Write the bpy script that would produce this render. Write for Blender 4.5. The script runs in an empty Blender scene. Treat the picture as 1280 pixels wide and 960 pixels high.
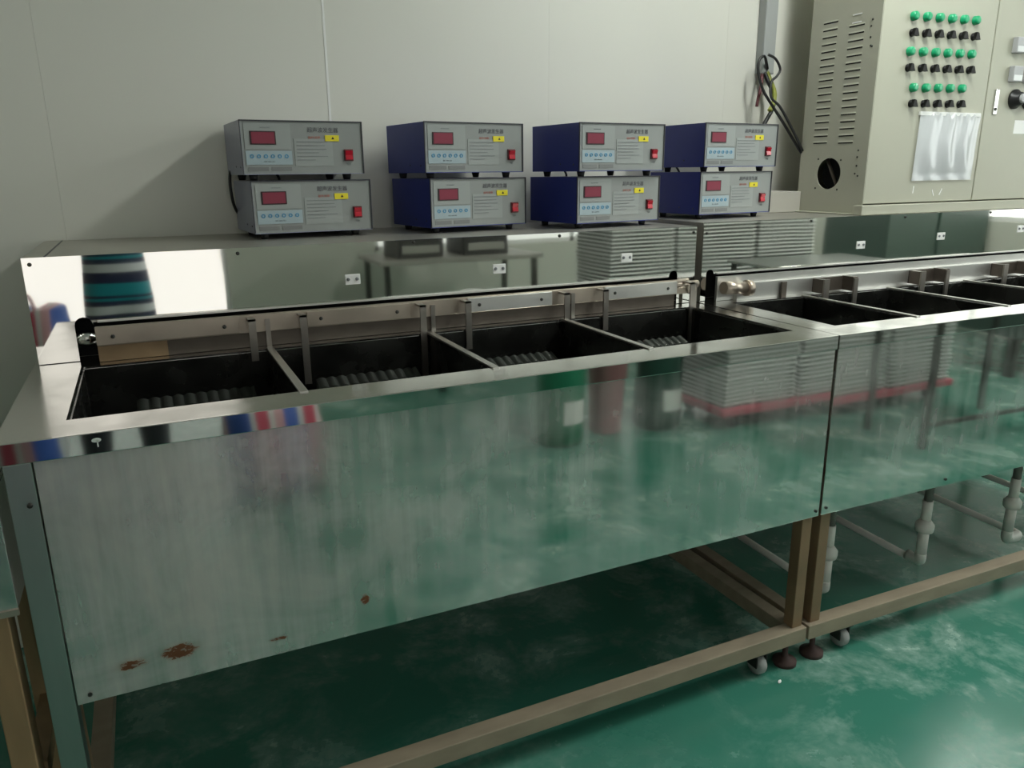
import bpy, bmesh, math, random
from mathutils import Vector, Matrix
random.seed(7)
PI = math.pi
scn = bpy.context.scene
col = scn.collection

# ------------------------------------------------------------------ camera
cam_d = bpy.data.cameras.new('camera')
cam = bpy.data.objects.new('camera', cam_d); col.objects.link(cam)
cam_d.sensor_fit = 'HORIZONTAL'; cam_d.sensor_width = 36.0
cam_d.lens = 36.0 * 967.74 / 1280.0
cam_d.clip_start = 0.005; cam_d.clip_end = 100
YAW, PITCH, ROLL = 0.4361, 0.2688, -0.0101
_f = Vector((math.sin(YAW)*math.cos(PITCH), math.cos(YAW)*math.cos(PITCH), -math.sin(PITCH)))
_r0 = Vector((math.cos(YAW), -math.sin(YAW), 0)); _u0 = _r0.cross(_f)
_r = math.cos(ROLL)*_r0 + math.sin(ROLL)*_u0
_u = -math.sin(ROLL)*_r0 + math.cos(ROLL)*_u0
CAMROT = Matrix((_r, _u, -_f)).transposed()
cam.matrix_world = Matrix.Translation((0, 0, 1.40)) @ CAMROT.to_4x4()
scn.camera = cam

# ------------------------------------------------------------------ light and exposure
WIN_LEFT, WIN_MID, WIN_RIGHT, LAMP = 1.35, .75, 2.4, 52.0          # how bright the daylight in the three windows is; the ceiling lamps
vs = scn.view_settings
vs.view_transform = 'Standard'; vs.look = 'None'; vs.gamma = 1.0; vs.use_curve_mapping = False
vs.exposure = -0.12
w = bpy.data.worlds.new('world'); scn.world = w; w.use_nodes = True
w.node_tree.nodes['Background'].inputs[0].default_value = (0.75, 0.85, 1.0, 1)
w.node_tree.nodes['Background'].inputs[1].default_value = 0.6

# ------------------------------------------------------------------ materials
MATS = {}
def s2l(c):
    return tuple(((v/255)/12.92 if v/255 <= .04045 else ((v/255+.055)/1.055)**2.4) for v in c)
def mat(name, rgb, rough=.5, metal=0.0, var=0.0, vscale=8.0, bump=0.0, bscale=20.0, coat=0.0, rvar=0.0,
        stretch=(1, 1, 1), spec=None, bdist=.01, alpha=None, trans=0.0):
    if name in MATS: return MATS[name]
    m = bpy.data.materials.new(name); m.use_nodes = True
    nt = m.node_tree; b = nt.nodes['Principled BSDF']
    b.inputs['Base Color'].default_value = (*rgb, 1)
    b.inputs['Roughness'].default_value = rough; b.inputs['Metallic'].default_value = metal
    b.inputs['Coat Weight'].default_value = coat; b.inputs['Coat Roughness'].default_value = .08
    if spec is not None: b.inputs['Specular IOR Level'].default_value = spec
    if trans: b.inputs['Transmission Weight'].default_value = trans
    tc = nt.nodes.new('ShaderNodeTexCoord'); mp = nt.nodes.new('ShaderNodeMapping')
    nt.links.new(tc.outputs['Object'], mp.inputs['Vector']); mp.inputs['Scale'].default_value = stretch
    def noise(sc, det=4):
        n = nt.nodes.new('ShaderNodeTexNoise'); n.inputs['Scale'].default_value = sc; n.inputs['Detail'].default_value = det
        nt.links.new(mp.outputs['Vector'], n.inputs['Vector']); return n
    if var or rvar:
        n = noise(vscale)
        if var:
            mx = nt.nodes.new('ShaderNodeMix'); mx.data_type = 'RGBA'
            mx.inputs[6].default_value = (*[v*(1-var) for v in rgb], 1); mx.inputs[7].default_value = (*[min(1, v*(1+var)) for v in rgb], 1)
            nt.links.new(n.outputs['Fac'], mx.inputs[0]); nt.links.new(mx.outputs[2], b.inputs['Base Color'])
        if rvar:
            mr = nt.nodes.new('ShaderNodeMapRange'); mr.inputs[1].default_value = .3; mr.inputs[2].default_value = .7
            mr.inputs[3].default_value = max(.02, rough-rvar); mr.inputs[4].default_value = rough+rvar
            nt.links.new(n.outputs['Fac'], mr.inputs[0]); nt.links.new(mr.outputs[0], b.inputs['Roughness'])
    if bump:
        n = noise(bscale, 2); bp = nt.nodes.new('ShaderNodeBump')
        bp.inputs['Strength'].default_value = bump; bp.inputs['Distance'].default_value = bdist
        nt.links.new(n.outputs['Fac'], bp.inputs['Height']); nt.links.new(bp.outputs['Normal'], b.inputs['Normal'])
    MATS[name] = m; return m
def emit(name, rgb, strength):
    m = bpy.data.materials.new(name); m.use_nodes = True; nt = m.node_tree
    b = nt.nodes['Principled BSDF']; b.inputs['Base Color'].default_value = (.8, .8, .8, 1)
    b.inputs['Emission Color'].default_value = (*rgb, 1); b.inputs['Emission Strength'].default_value = strength
    return m

M_mirror = mat('polished_steel', (.68, .675, .63), .03, 1, bump=.12, bscale=2.2, bdist=.004, rvar=.015, vscale=5)
M_flange = mat('polished_flange', (.60, .60, .57), .05, 1, bump=.12, bscale=6, bdist=.002, stretch=(.4, 1, 1))
M_deck = mat('satin_deck_steel', (.64, .63, .60), .17, 1, var=.08, vscale=9, rvar=.06)
M_leg = mat('satin_leg_steel', (.42, .44, .42), .34, 1, var=.12, vscale=7, stretch=(4, 4, .6))
M_ledge = mat('dull_ledge_steel', (.52, .50, .45), .42, .85, var=.1, vscale=6)
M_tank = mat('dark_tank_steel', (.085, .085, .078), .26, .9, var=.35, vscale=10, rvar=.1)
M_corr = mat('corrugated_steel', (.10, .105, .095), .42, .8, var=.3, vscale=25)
M_div = mat('divider_steel', (.62, .60, .57), .32, 1, var=.1)
M_bar = mat('worn_bar_steel', (.49, .42, .35), .36, .8, var=.25, vscale=9, rvar=.1)
M_bar2 = mat('bright_bar_steel', (.66, .65, .62), .34, .85, var=.06, vscale=6)
M_stain = mat('stained_brown_steel', (.30, .20, .115), .5, .4, var=.5, vscale=14)
M_hang = mat('hanger_steel', (.36, .33, .295), .32, .9, var=.2, vscale=12)
M_brkt = mat('bracket_brown', (.13, .108, .09), .42, .6, var=.25, vscale=20)
M_frame = mat('tan_painted_frame', (.23, .145, .08), .5, 0, var=.35, vscale=9, rvar=.1)
M_rail = mat('dusty_rail', (.32, .26, .185), .6, 0, var=.35, vscale=7, stretch=(1, 3, 3))
M_rubber = mat('black_rubber', (.012, .012, .012), .6)
M_black = mat('black_plastic', (.012, .012, .013), .4)
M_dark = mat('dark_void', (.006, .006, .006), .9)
M_wheel = mat('grey_wheel', (.33, .33, .32), .5)
M_pad = mat('rusty_foot_pad', (.06, .03, .026), .7, var=.3)
M_screw = mat('screw_dark', (.06, .06, .055), .45, .7)
M_pvc = mat('white_pvc', (.80, .79, .73), .38, var=.08)
M_pvcd = mat('grey_pipe', (.17, .17, .15), .45, var=.2)
M_wall = mat('wall_panel_paint', (.70, .69, .625), .38, var=.02, vscale=1.5, bump=.12, bscale=1.6, bdist=.01)
M_seam = mat('seam_trim', (.82, .82, .79), .45)
M_ceil = mat('ceiling_white', (.72, .72, .70), .7)
M_cab = mat('cabinet_cream', (.43, .425, .34), .42, var=.03, bump=.08, bscale=300, bdist=.0005)
M_trunk = mat('trunk_beige', (.48, .46, .41), .5)
M_green = mat('green_button', (.006, .36, .155), .28, coat=.4)
M_meter = mat('meter_grey', (.42, .42, .43), .4)
M_meterw = mat('meter_white', (.75, .76, .76), .3)
M_chrome = mat('latch_chrome', (.68, .68, .66), .2, 1)
M_tape = mat('tape_white', (.86, .86, .84), .5)
M_blue = mat('blue_case_paint', (.016, .028, .20), .45, coat=.08, var=.08, bump=.05, bscale=400, bdist=.0004)
M_blue_sheen = mat('blue_case_wall_sheen', (.235, .245, .34), .36, coat=.2, var=.05)  # glossy blue case with the wall's pale reflection put into its colour
M_gpan = mat('generator_front_grey', (.27, .285, .275), .45)
M_gpan2 = mat('generator_overlay_grey', (.31, .33, .32), .42)
M_edge = mat('case_edge_dark', (.03, .03, .04), .4)
M_disp = mat('display_red', (.24, .045, .07), .5, spec=.2)
M_dispb = mat('display_bezel', (.035, .01, .014), .35)
M_key = mat('key_strip_blue', (.34, .42, .455), .45)
M_ring = mat('key_ring_blue', (.05, .26, .46), .4)
M_white = mat('white_paint', (.8, .8, .8), .4)
M_print = mat('grey_print', (.20, .21, .22), .6)
M_printd = mat('dark_print', (.09, .09, .105), .6)
M_printr = mat('red_print', (.45, .16, .13), .6)
M_yel = mat('yellow_sticker', (.74, .63, .02), .5)
M_red = mat('red_rocker', (.46, .008, .025), .25, coat=.4)
M_redd = mat('dark_red_bezel', (.10, .005, .012), .4)
M_plate = mat('spec_plate', (.19, .195, .195), .5)
M_cable = mat('black_cable', (.010, .010, .010), .4)
M_ygr = mat('yellow_green_wire', (.28, .30, .05), .45)
M_maroon = mat('maroon_wire', (.10, .02, .025), .45)
M_conduit = mat('conduit_white', (.36, .375, .365), .5)

# floor: green epoxy with chalky scuffs
def floor_mat():
    m = bpy.data.materials.new('green_epoxy_floor'); m.use_nodes = True; nt = m.node_tree; b = nt.nodes['Principled BSDF']
    tc = nt.nodes.new('ShaderNodeTexCoord')
    def noise(sc, det, dist=0.0, rough=.5):
        n = nt.nodes.new('ShaderNodeTexNoise'); n.inputs['Scale'].default_value = sc; n.inputs['Detail'].default_value = det
        n.inputs['Distortion'].default_value = dist; n.inputs['Roughness'].default_value = rough
        nt.links.new(tc.outputs['Object'], n.inputs['Vector']); return n
    def rng(src, a, bb, c=0, d=1):
        r = nt.nodes.new('ShaderNodeMapRange'); r.inputs[1].default_value = a; r.inputs[2].default_value = bb
        r.inputs[3].default_value = c; r.inputs[4].default_value = d; nt.links.new(src, r.inputs[0]); return r.outputs[0]
    def mul(a, bb):
        r = nt.nodes.new('ShaderNodeMath'); r.operation = 'MULTIPLY'; nt.links.new(a, r.inputs[0])
        if isinstance(bb, float): r.inputs[1].default_value = bb
        else: nt.links.new(bb, r.inputs[1])
        return r.outputs[0]
    n1 = noise(3.4, 9, .35, .66); n2 = noise(1.1, 3); n3 = noise(34, 4, .6)
    scuff = mul(mul(rng(n1.outputs['Fac'], .46, .62), rng(n2.outputs['Fac'], .36, .54)), rng(n3.outputs['Fac'], .3, .6, .45, 1))
    mx = nt.nodes.new('ShaderNodeMix'); mx.data_type = 'RGBA'
    mx.inputs[6].default_value = (.048, .215, .155, 1); mx.inputs[7].default_value = (.36, .52, .45, 1)
    nt.links.new(mul(scuff, .85), mx.inputs[0]); nt.links.new(mx.outputs[2], b.inputs['Base Color'])
    nt.links.new(rng(n1.outputs['Fac'], .3, .7, .15, .32), b.inputs['Roughness'])
    bp = nt.nodes.new('ShaderNodeBump'); bp.inputs['Strength'].default_value = .15; bp.inputs['Distance'].default_value = .004
    nt.links.new(n1.outputs['Fac'], bp.inputs['Height']); nt.links.new(bp.outputs['Normal'], b.inputs['Normal'])
    b.inputs['Specular IOR Level'].default_value = .7
    return m
M_floor = floor_mat()

# front panels: wavy polished steel, hazy from wiping, with rust where the sheet is corroded
def panel_mat(name, rust, haze_lo, haze_hi, film_lo, film_hi):
    m = bpy.data.materials.new(name); m.use_nodes = True; nt = m.node_tree; b = nt.nodes['Principled BSDF']
    N = nt.nodes.new; L = nt.links.new
    tc = N('ShaderNodeTexCoord'); b.inputs['Metallic'].default_value = 1
    def noise(sc, det, stretch, dist=0.0):
        mp = N('ShaderNodeMapping'); mp.inputs['Scale'].default_value = stretch; L(tc.outputs['Object'], mp.inputs['Vector'])
        n = N('ShaderNodeTexNoise'); n.inputs['Scale'].default_value = sc; n.inputs['Detail'].default_value = det; n.inputs['Distortion'].default_value = dist
        L(mp.outputs['Vector'], n.inputs['Vector']); return n.outputs['Fac']
    def rng(src, a, bb, c=0, d=1):
        r = N('ShaderNodeMapRange'); r.inputs[1].default_value = a; r.inputs[2].default_value = bb
        r.inputs[3].default_value = c; r.inputs[4].default_value = d; L(src, r.inputs[0]); return r.outputs[0]
    def op(o, a, bb):
        r = N('ShaderNodeMath'); r.operation = o
        for i, q in enumerate((a, bb)):
            if isinstance(q, (int, float)): r.inputs[i].default_value = q
            else: L(q, r.inputs[i])
        return r.outputs[0]
    streak = noise(5, 6, (6, 1, .5)); blotch = noise(3.0, 5, (1, 1, 1.4), 1.2); fine = noise(60, 3, (1, 1, 3))
    sep = N('ShaderNodeSeparateXYZ'); L(tc.outputs['Object'], sep.inputs[0])
    worn = rng(sep.outputs['X'], .25, 1.05, haze_hi, haze_lo)           # this end of the sheet has been wiped dull
    rough = op('ADD', worn, op('MULTIPLY', op('SUBTRACT', op('ADD', streak, blotch), 1.0), .06))
    rough = op('MINIMUM', op('MAXIMUM', rough, .03), .22)
    mx = N('ShaderNodeMix'); mx.data_type = 'RGBA'
    mx.inputs[6].default_value = (.58, .58, .55, 1); mx.inputs[7].default_value = (.76, .755, .73, 1)
    L(rng(op('ADD', op('MULTIPLY', streak, .5), op('MULTIPLY', blotch, .5)), .35, .65), mx.inputs[0])
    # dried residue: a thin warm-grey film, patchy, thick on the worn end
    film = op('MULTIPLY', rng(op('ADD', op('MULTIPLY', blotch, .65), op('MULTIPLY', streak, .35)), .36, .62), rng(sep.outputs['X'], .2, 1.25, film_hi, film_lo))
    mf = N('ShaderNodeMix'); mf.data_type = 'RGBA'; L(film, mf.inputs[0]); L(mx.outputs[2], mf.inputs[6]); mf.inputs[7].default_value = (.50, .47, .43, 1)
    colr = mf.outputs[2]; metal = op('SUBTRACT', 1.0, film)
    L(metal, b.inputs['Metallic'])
    if rust:
        tot = None
        for (cx, cz, rx, rz) in rust:
            dx = op('DIVIDE', op('SUBTRACT', sep.outputs['X'], cx), rx); dz = op('DIVIDE', op('SUBTRACT', sep.outputs['Z'], cz), rz)
            d = op('SQRT', op('ADD', op('MULTIPLY', dx, dx), op('MULTIPLY', dz, dz)), 0)
            q = rng(d, .3, 1.0, 1, 0); tot = q if tot is None else op('MAXIMUM', tot, q)
        rn = noise(75, 5, (1, 1, 2.0), 1.0)
        msk = rng(op('MULTIPLY', tot, rn), .335, .42)
        stn = op('MULTIPLY', rng(op('MULTIPLY', tot, streak), .1, .5), .35)
        m1 = N('ShaderNodeMix'); m1.data_type = 'RGBA'; L(stn, m1.inputs[0]); L(colr, m1.inputs[6]); m1.inputs[7].default_value = (.50, .36, .26, 1)
        m2 = N('ShaderNodeMix'); m2.data_type = 'RGBA'; L(msk, m2.inputs[0]); L(m1.outputs[2], m2.inputs[6]); m2.inputs[7].default_value = (.15, .055, .018, 1)
        colr = m2.outputs[2]
        L(op('MULTIPLY', metal, op('SUBTRACT', 1.0, msk)), b.inputs['Metallic']); rough = op('MAXIMUM', rough, op('MULTIPLY', msk, .75))
    L(colr, b.inputs['Base Color']); L(rough, b.inputs['Roughness'])
    wave = noise(2.4, 1, (1, 1, 1.3))
    bp = N('ShaderNodeBump'); bp.inputs['Strength'].default_value = .26; bp.inputs['Distance'].default_value = .005
    L(wave, bp.inputs['Height']); L(bp.outputs['Normal'], b.inputs['Normal'])
    return m
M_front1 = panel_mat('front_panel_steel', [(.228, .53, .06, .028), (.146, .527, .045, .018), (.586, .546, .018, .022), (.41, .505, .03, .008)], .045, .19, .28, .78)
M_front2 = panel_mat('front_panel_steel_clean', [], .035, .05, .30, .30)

# ------------------------------------------------------------------ geometry helpers
def box(bm, x0, x1, y0, y1, z0, z1, bev=0.0):
    vs_ = [bm.verts.new(p) for p in ((x0, y0, z0), (x1, y0, z0), (x1, y1, z0), (x0, y1, z0), (x0, y0, z1), (x1, y0, z1), (x1, y1, z1), (x0, y1, z1))]
    fs = [bm.faces.new([vs_[i] for i in f]) for f in ((3, 2, 1, 0), (4, 5, 6, 7), (0, 1, 5, 4), (1, 2, 6, 5), (2, 3, 7, 6), (3, 0, 4, 7))]
    if bev:
        es = list({e for f in fs for e in f.edges})
        bmesh.ops.bevel(bm, geom=es, offset=bev, segments=2, affect='EDGES', profile=.5)
    return fs
def B(*boxes, bev=0.0):
    bm = bmesh.new()
    for b in boxes: box(bm, *b, bev=bev)
    return bm
def cyl(bm, p0, p1, r0, r1=None, n=20, caps=True):
    r1 = r0 if r1 is None else r1
    p0, p1 = Vector(p0), Vector(p1); d = (p1-p0).normalized()
    a = d.orthogonal().normalized(); c = d.cross(a)
    R0 = [bm.verts.new(p0 + r0*(math.cos(2*PI*i/n)*a + math.sin(2*PI*i/n)*c)) for i in range(n)]
    R1 = [bm.verts.new(p1 + r1*(math.cos(2*PI*i/n)*a + math.sin(2*PI*i/n)*c)) for i in range(n)]
    for i in range(n):
        f = bm.faces.new((R0[i], R0[(i+1) % n], R1[(i+1) % n], R1[i])); f.smooth = True
    if caps: bm.faces.new(R0[::-1]); bm.faces.new(R1)
def lathe(bm, prof, axis_o=(0, 0, 0), ax='Z', n=24):
    o = Vector(axis_o); rings = []
    for (r, h) in prof:
        ring = []
        for i in range(n):
            c, s = r*math.cos(2*PI*i/n), r*math.sin(2*PI*i/n)
            p = {'Z': (c, s, h), 'Y': (c, h, s), 'X': (h, c, s)}[ax]
            ring.append(bm.verts.new(o+Vector(p)))
        rings.append(ring)
    for k in range(len(rings)-1):
        for i in range(n):
            f = bm.faces.new((rings[k][i], rings[k][(i+1) % n], rings[k+1][(i+1) % n], rings[k+1][i])); f.smooth = True
    bm.faces.new(rings[0][::-1]); bm.faces.new(rings[-1])
def tube(bm, pts, r, n=10, smooth=True, samples=6):
    P = [Vector(p) for p in pts]
    if smooth and len(P) > 2:                       # Catmull-Rom
        Q = []; E = [2*P[0]-P[1]] + P + [2*P[-1]-P[-2]]
        for i in range(1, len(E)-2):
            for k in range(samples):
                t = k/samples
                Q.append(.5*((2*E[i]) + (E[i+1]-E[i-1])*t + (2*E[i-1]-5*E[i]+4*E[i+1]-E[i+2])*t*t + (3*E[i]-E[i-1]-3*E[i+1]+E[i+2])*t**3))
        Q.append(P[-1]); P = Q
    a = None; prev = None
    for i, p in enumerate(P):
        d = (P[min(i+1, len(P)-1)] - P[max(i-1, 0)]).normalized()
        a = d.orthogonal().normalized() if a is None else (a - d*a.dot(d)).normalized()
        c = d.cross(a)
        ring = [bm.verts.new(p + r*(math.cos(2*PI*k/n)*a + math.sin(2*PI*k/n)*c)) for k in range(n)]
        if prev:
            for k in range(n):
                f = bm.faces.new((prev[k], prev[(k+1) % n], ring[(k+1) % n], ring[k])); f.smooth = True
        else: bm.faces.new(ring[::-1])
        prev = ring
    bm.faces.new(prev)
def prism(bm, poly, y0, y1):
    """polygon in XZ extruded in Y"""
    a = [bm.verts.new((x, y0, z)) for x, z in poly]; b = [bm.verts.new((x, y1, z)) for x, z in poly]
    bm.faces.new(a); bm.faces.new(b[::-1]); n = len(poly)
    for i in range(n): bm.faces.new((a[(i+1) % n], a[i], b[i], b[(i+1) % n]))
def obj(name, bm, m, parent=None, loc=None, rot=None):
    if isinstance(bm, bpy.types.Mesh): me = bm
    else:
        bmesh.ops.recalc_face_normals(bm, faces=bm.faces)
        me = bpy.data.meshes.new(name); bm.to_mesh(me); bm.free()
        for q in (m if isinstance(m, (list, tuple)) else [m]): me.materials.append(q)
    o = bpy.data.objects.new(name, me); col.objects.link(o)
    if parent is not None: o.parent = parent
    if loc is not None: o.location = loc
    if rot is not None: o.rotation_euler = rot
    return o
def tag(o, label, cat, group=None):
    o['label'] = label; o['category'] = cat
    if group: o['group'] = group
    return o
def thing(name, label, cat, loc=(0, 0, 0), rotz=0, group=None):
    o = bpy.data.objects.new(name, None); col.objects.link(o); o.empty_display_size = .05
    o.location = loc; o.rotation_euler = (0, 0, rotz); return tag(o, label, cat, group)
def struct(name, bm, m, parent=None):
    o = obj(name, bm, m, parent)
    if parent is None: o['kind'] = 'structure'
    return o
def text_mesh(s, size, m, name='print'):
    cu = bpy.data.curves.new(name, 'FONT'); cu.body = s; cu.size = size; cu.align_x = 'CENTER'; cu.align_y = 'CENTER'
    cu.extrude = .0002; cu.resolution_u = 2
    o = bpy.data.objects.new(name, cu); col.objects.link(o)
    dg = bpy.context.evaluated_depsgraph_get(); me = bpy.data.meshes.new_from_object(o.evaluated_get(dg))
    bpy.data.objects.remove(o); me.transform(Matrix.Rotation(PI/2, 4, 'X'))
    me.materials.clear(); me.materials.append(m); return me

# ------------------------------------------------------------------ the room
YB, YF, XL, XR, ZC = 2.53, -3.0, -2.6, 6.4, 2.9
struct('floor', B((XL-.2, XR+.2, YF-.2, YB+.2, -.1, 0)), M_floor)
struct('ceiling', B((XL-.2, XR+.2, YF-.2, YB+.2, ZC, ZC+.1)), M_ceil)
wb = struct('wall_back', B((XL-.2, XR+.2, YB+.02, YB+.2, 0, ZC)), M_wall)
xs = [.567 + .764*k for k in range(-5, 11)]
edges = [XL] + [x for x in xs if XL+.1 < x < XR-.1] + [XR]
for a, b in zip(edges[:-1], edges[1:]):
    obj('wall_panel', B((a+.0002, b-.0002, YB, YB+.02, 0, ZC)), M_wall, wb)
for x in [e for e in edges[1:-1] if abs(e-.567) < .01]:
    obj('seam_strip', B((x-.0035, x+.0035, YB-.001, YB+.006, 0, ZC)), M_seam, wb)
struct('wall_left', B((XL-.2, XL, YF-.2, YB+.02, 0, ZC)), M_wall)
# wall behind the camera and wall at the right, each with a daylit window
def window_wall(name, axis, plane, out, lo, hi, wins):
    d0, d1 = sorted((plane, plane+out*.2)); f0, f1 = sorted((plane+out*.04, plane+out*.10)); g0, g1 = sorted((plane+out*.065, plane+out*.075))
    def P(p, q, zz0, zz1, e0, e1): return (p, q, e0, e1, zz0, zz1) if axis == 'X' else (e0, e1, p, q, zz0, zz1)
    bx = []; x = lo
    for (n, a, b, z0, z1, panes, rgb, strength) in wins:
        bx += [P(x, a, 0, ZC, d0, d1), P(a, b, 0, z0, d0, d1), P(a, b, z1, ZC, d0, d1)]; x = b
        t = .04; fr = [P(a, b, z0, z0+t, f0, f1), P(a, b, z1-t, z1, f0, f1), P(a, a+t, z0, z1, f0, f1), P(b-t, b, z0, z1, f0, f1)]
        for k in range(1, panes): xx = a+(b-a)*k/panes; fr.append(P(xx-.02, xx+.02, z0, z1, f0, f1))
        wo = struct('window_%d' % n, B(*fr), M_white); em = emit('daylit_glass', rgb, strength)
        for k in range(panes):
            xa, xb = a+(b-a)*k/panes, a+(b-a)*(k+1)/panes
            obj('pane', B(P(xa+.01, xb-.01, z0+.01, z1-.01, g0, g1)), em, wo)
    struct(name, B(*bx, P(x, hi, 0, ZC, d0, d1)), M_wall)
window_wall('wall_front', 'X', YF, -1, XL-.2, XR+.2, ((1, -.95, .62, .12, 2.8, 1, (1.0, .95, .93), WIN_LEFT), (2, 1.9, 6.1, .7, 2.6, 4, (.95, 1.0, .97), WIN_MID)))
window_wall('wall_right', 'Y', XR, 1, YF, YB+.02, ((3, -2.4, 1.3, .95, 2.4, 4, (.95, 1.0, .97), WIN_RIGHT),))

# ceiling lamps over the aisle on the drain-pipe side of the room
for i, (x, y, lab) in enumerate(((2.12, 1.2, 'white ceiling batten lamp over the aisle by the generators'), (4.7, .5, 'white ceiling batten lamp beyond the tray stacks'))):
    lp = thing('ceiling_lamp', lab, 'lamp', (x, y, ZC-.07), PI/2, 'ceiling lamps')
    obj('housing', B((-.62, .62, -.10, .10, .03, .0695), bev=.004), M_white, lp)
    obj('diffuser', B((-.60, .60, -.085, .085, .0, .031), bev=.01), emit('lamp_diffuser', (.95, 1.0, .95), LAMP*(1, 1.5)[i]), lp)

# ------------------------------------------------------------------ steel tank units
YD = 1.424
def arch(x0, x1, zb, zt, n=8):
    r = (x1-x0)/2; pts = [(x0, zb)]
    for k in range(n+1):
        a = PI - PI*k/n; pts.append(((x0+x1)/2 + r*math.cos(a), zt-r + r*math.sin(a)))
    return pts + [(x1, zb)]
def tank_unit(label, X0, L, rotz, front_m, ztop, xtank, divs, slots, zlow, bar, hang, tags, bolts, pscrews, left_leg, right_end):
    u = thing('cleaning_tank_unit', label, 'cleaning tank', (X0, YD, 0), rotz, 'linked tank units')
    lx = lambda X: X-X0
    x0, x1 = lx(xtank[0]), lx(xtank[1]); yf, ybk = .101, .532; sp = .597; yw = YB-YD-.003
    # deck
    bm = bmesh.new(); zt_, zb_ = .98, .962
    box(bm, 0, L, .003, yf, zb_, zt_); box(bm, 0, L, ybk, sp+.06, zb_, zt_)
    box(bm, 0, x0, yf, ybk, zb_, zt_); box(bm, x1, L, yf, ybk, zb_, zt_)
    obj('deck', bm, M_deck, u)
    obj('front_flange', B((-.001, L-.001, -.002, .004, .943, .9805), bev=.0012), M_flange, u)
    obj('end_flange', B((-.003, .003, .004, sp, .943, .9795)), M_flange, u)
    # front panel and its screws
    pa = lx(left_leg) if left_leg else .003
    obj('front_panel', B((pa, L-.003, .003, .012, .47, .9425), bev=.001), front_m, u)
    for (X, Z) in pscrews:
        b_ = bmesh.new(); lathe(b_, [(.004, -.003), (.004, -.001), (.002, 0.0)][::-1], (lx(X), .003, Z), 'Y', 10); obj('panel_screw', b_, M_screw, u)
    # tanks, each with its own liner and corrugated plate
    cuts = [x0] + [lx(d) for d in divs] + [x1]
    for a, b in zip(cuts[:-1], cuts[1:]):
        bm = bmesh.new(); t = .003; z0, z1 = .62, .975
        A, Bx = a+.004, b-.004
        box(bm, A, Bx, yf-.002, yf+t, z0, z1); box(bm, A, Bx, ybk-t, ybk+.002, z0, z1)
        box(bm, A, A+t, yf, ybk, z0, z1); box(bm, Bx-t, Bx, yf, ybk, z0, z1); box(bm, A, Bx, yf, ybk, z0-t, z0)
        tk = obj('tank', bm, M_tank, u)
        bm = bmesh.new(); n = 96; xa, xb = A+.10*(b-a)/.42, Bx-.045; rows = []
        for (y, zb0) in ((ybk-.012, .82), (ybk-.012, .890), (ybk-.055, .876), (ybk-.055, .83)):
            row = []
            for k in range(n+1):
                tt = k/n; ph = 2*PI*tt*(xb-xa)/.0255
                dz = .0055*abs(math.sin(ph/2)) if zb0 > .85 else 0
                row.append(bm.verts.new((xa+(xb-xa)*tt, y-.004*abs(math.sin(ph/2)), zb0+dz)))
            rows.append(row)
        for r in range(3):
            for k in range(n): bm.faces.new((rows[r][k], rows[r][k+1], rows[r+1][k+1], rows[r+1][k]))
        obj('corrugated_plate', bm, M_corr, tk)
        bm = bmesh.new()
        for k in range(7): box(bm, xa+k*.04, xa+k*.04+.012, ybk-.085, ybk-.083, .865, .867)
        bm.free()
    for d in divs:
        X = lx(d); obj('divider', B((X-.0085, X+.0085, yf-.012, ybk+.01, .9775, .9828), bev=.001), M_div, u)
    # splash box: notched front sheet, ledge, ends
    poly = [(0.009, .9815)]
    for (a, b) in slots: poly += arch(lx(a), lx(b), (.9815 if a == slots[0][0] else zlow), 1.083 if b-a > .03 else 1.086)[: (None if a != slots[0][0] else None)]
    if slots and slots[0][0] < X0+.15:              # left foot, slot, long raised edge, right foot
        s0 = slots[0]; poly = [(.009, .9815)] + arch(lx(s0[0]), lx(s0[1]), .9815, 1.083)[:-1] + [(lx(s0[1]), zlow)]
        rest = slots[1:]
    else: poly = [(.003, .9815)]; rest = slots
    for s_ in rest: poly += [(lx(s_[0]), zlow)] + arch(lx(s_[0]), lx(s_[1]), zlow, 1.088)[1:-1] + [(lx(s_[1]), .9815)]
    poly += [(L-.003, .9815 if rest else zlow), (L-.003, ztop), (poly[0][0], ztop)]
    bm = bmesh.new(); prism(bm, poly, sp, sp+.004); sf = obj('splash_front', bm, M_mirror, u)
    xe = poly[0][0]
    obj('splash_lip', B((lx(slots[0][1])+.01, lx(right_end), sp-.006, sp+.002, zlow-.001, zlow+.003)), M_bar2, sf)
    obj('ledge', B((xe, L-.003, sp+.004, yw, ztop-.004, ztop-.0005)), M_ledge, u)
    for xa_ in (xe, L-.006): obj('splash_end', B((xa_, xa_+.003, sp+.004, yw, .98, ztop-.004)), M_ledge, u)
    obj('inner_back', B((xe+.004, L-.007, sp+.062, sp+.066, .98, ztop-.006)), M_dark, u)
    if left_leg: obj('ledge_joint', B((.052, .056, sp+.012, yw-.01, ztop-.001, ztop+.0006)), M_edge, u)
    for (X, Z) in bolts:
        b_ = bmesh.new(); lathe(b_, [(.0045, -.0005), (.0045, -.002), (.002, -.004)], (lx(X), sp, Z), 'Y', 10); obj('splash_screw', b_, M_screw, sf)
    for (X, Z) in tags:
        t_ = obj('socket_plate', B((lx(X)-.020, lx(X)+.020, sp-.0025, sp+.001, Z-.0135, Z+.0135), bev=.001), M_tape, sf)
        for dx in (-.012, .011):
            b_ = bmesh.new(); lathe(b_, [(.0045, -.0025), (.0045, -.0045), (.003, -.006)], (lx(X)+dx, sp, Z+.001), 'Y', 10); obj('socket_pin', b_, M_print, t_)
    # moving transfer bar with its plates and hangers
    bz0, bz1, bx0, bx1, bm_ = bar
    tb = obj('transfer_bar', B((lx(bx0), lx(bx1), sp-.034, sp-.016, bz0, bz1), bev=.0015), bm_, u)
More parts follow.
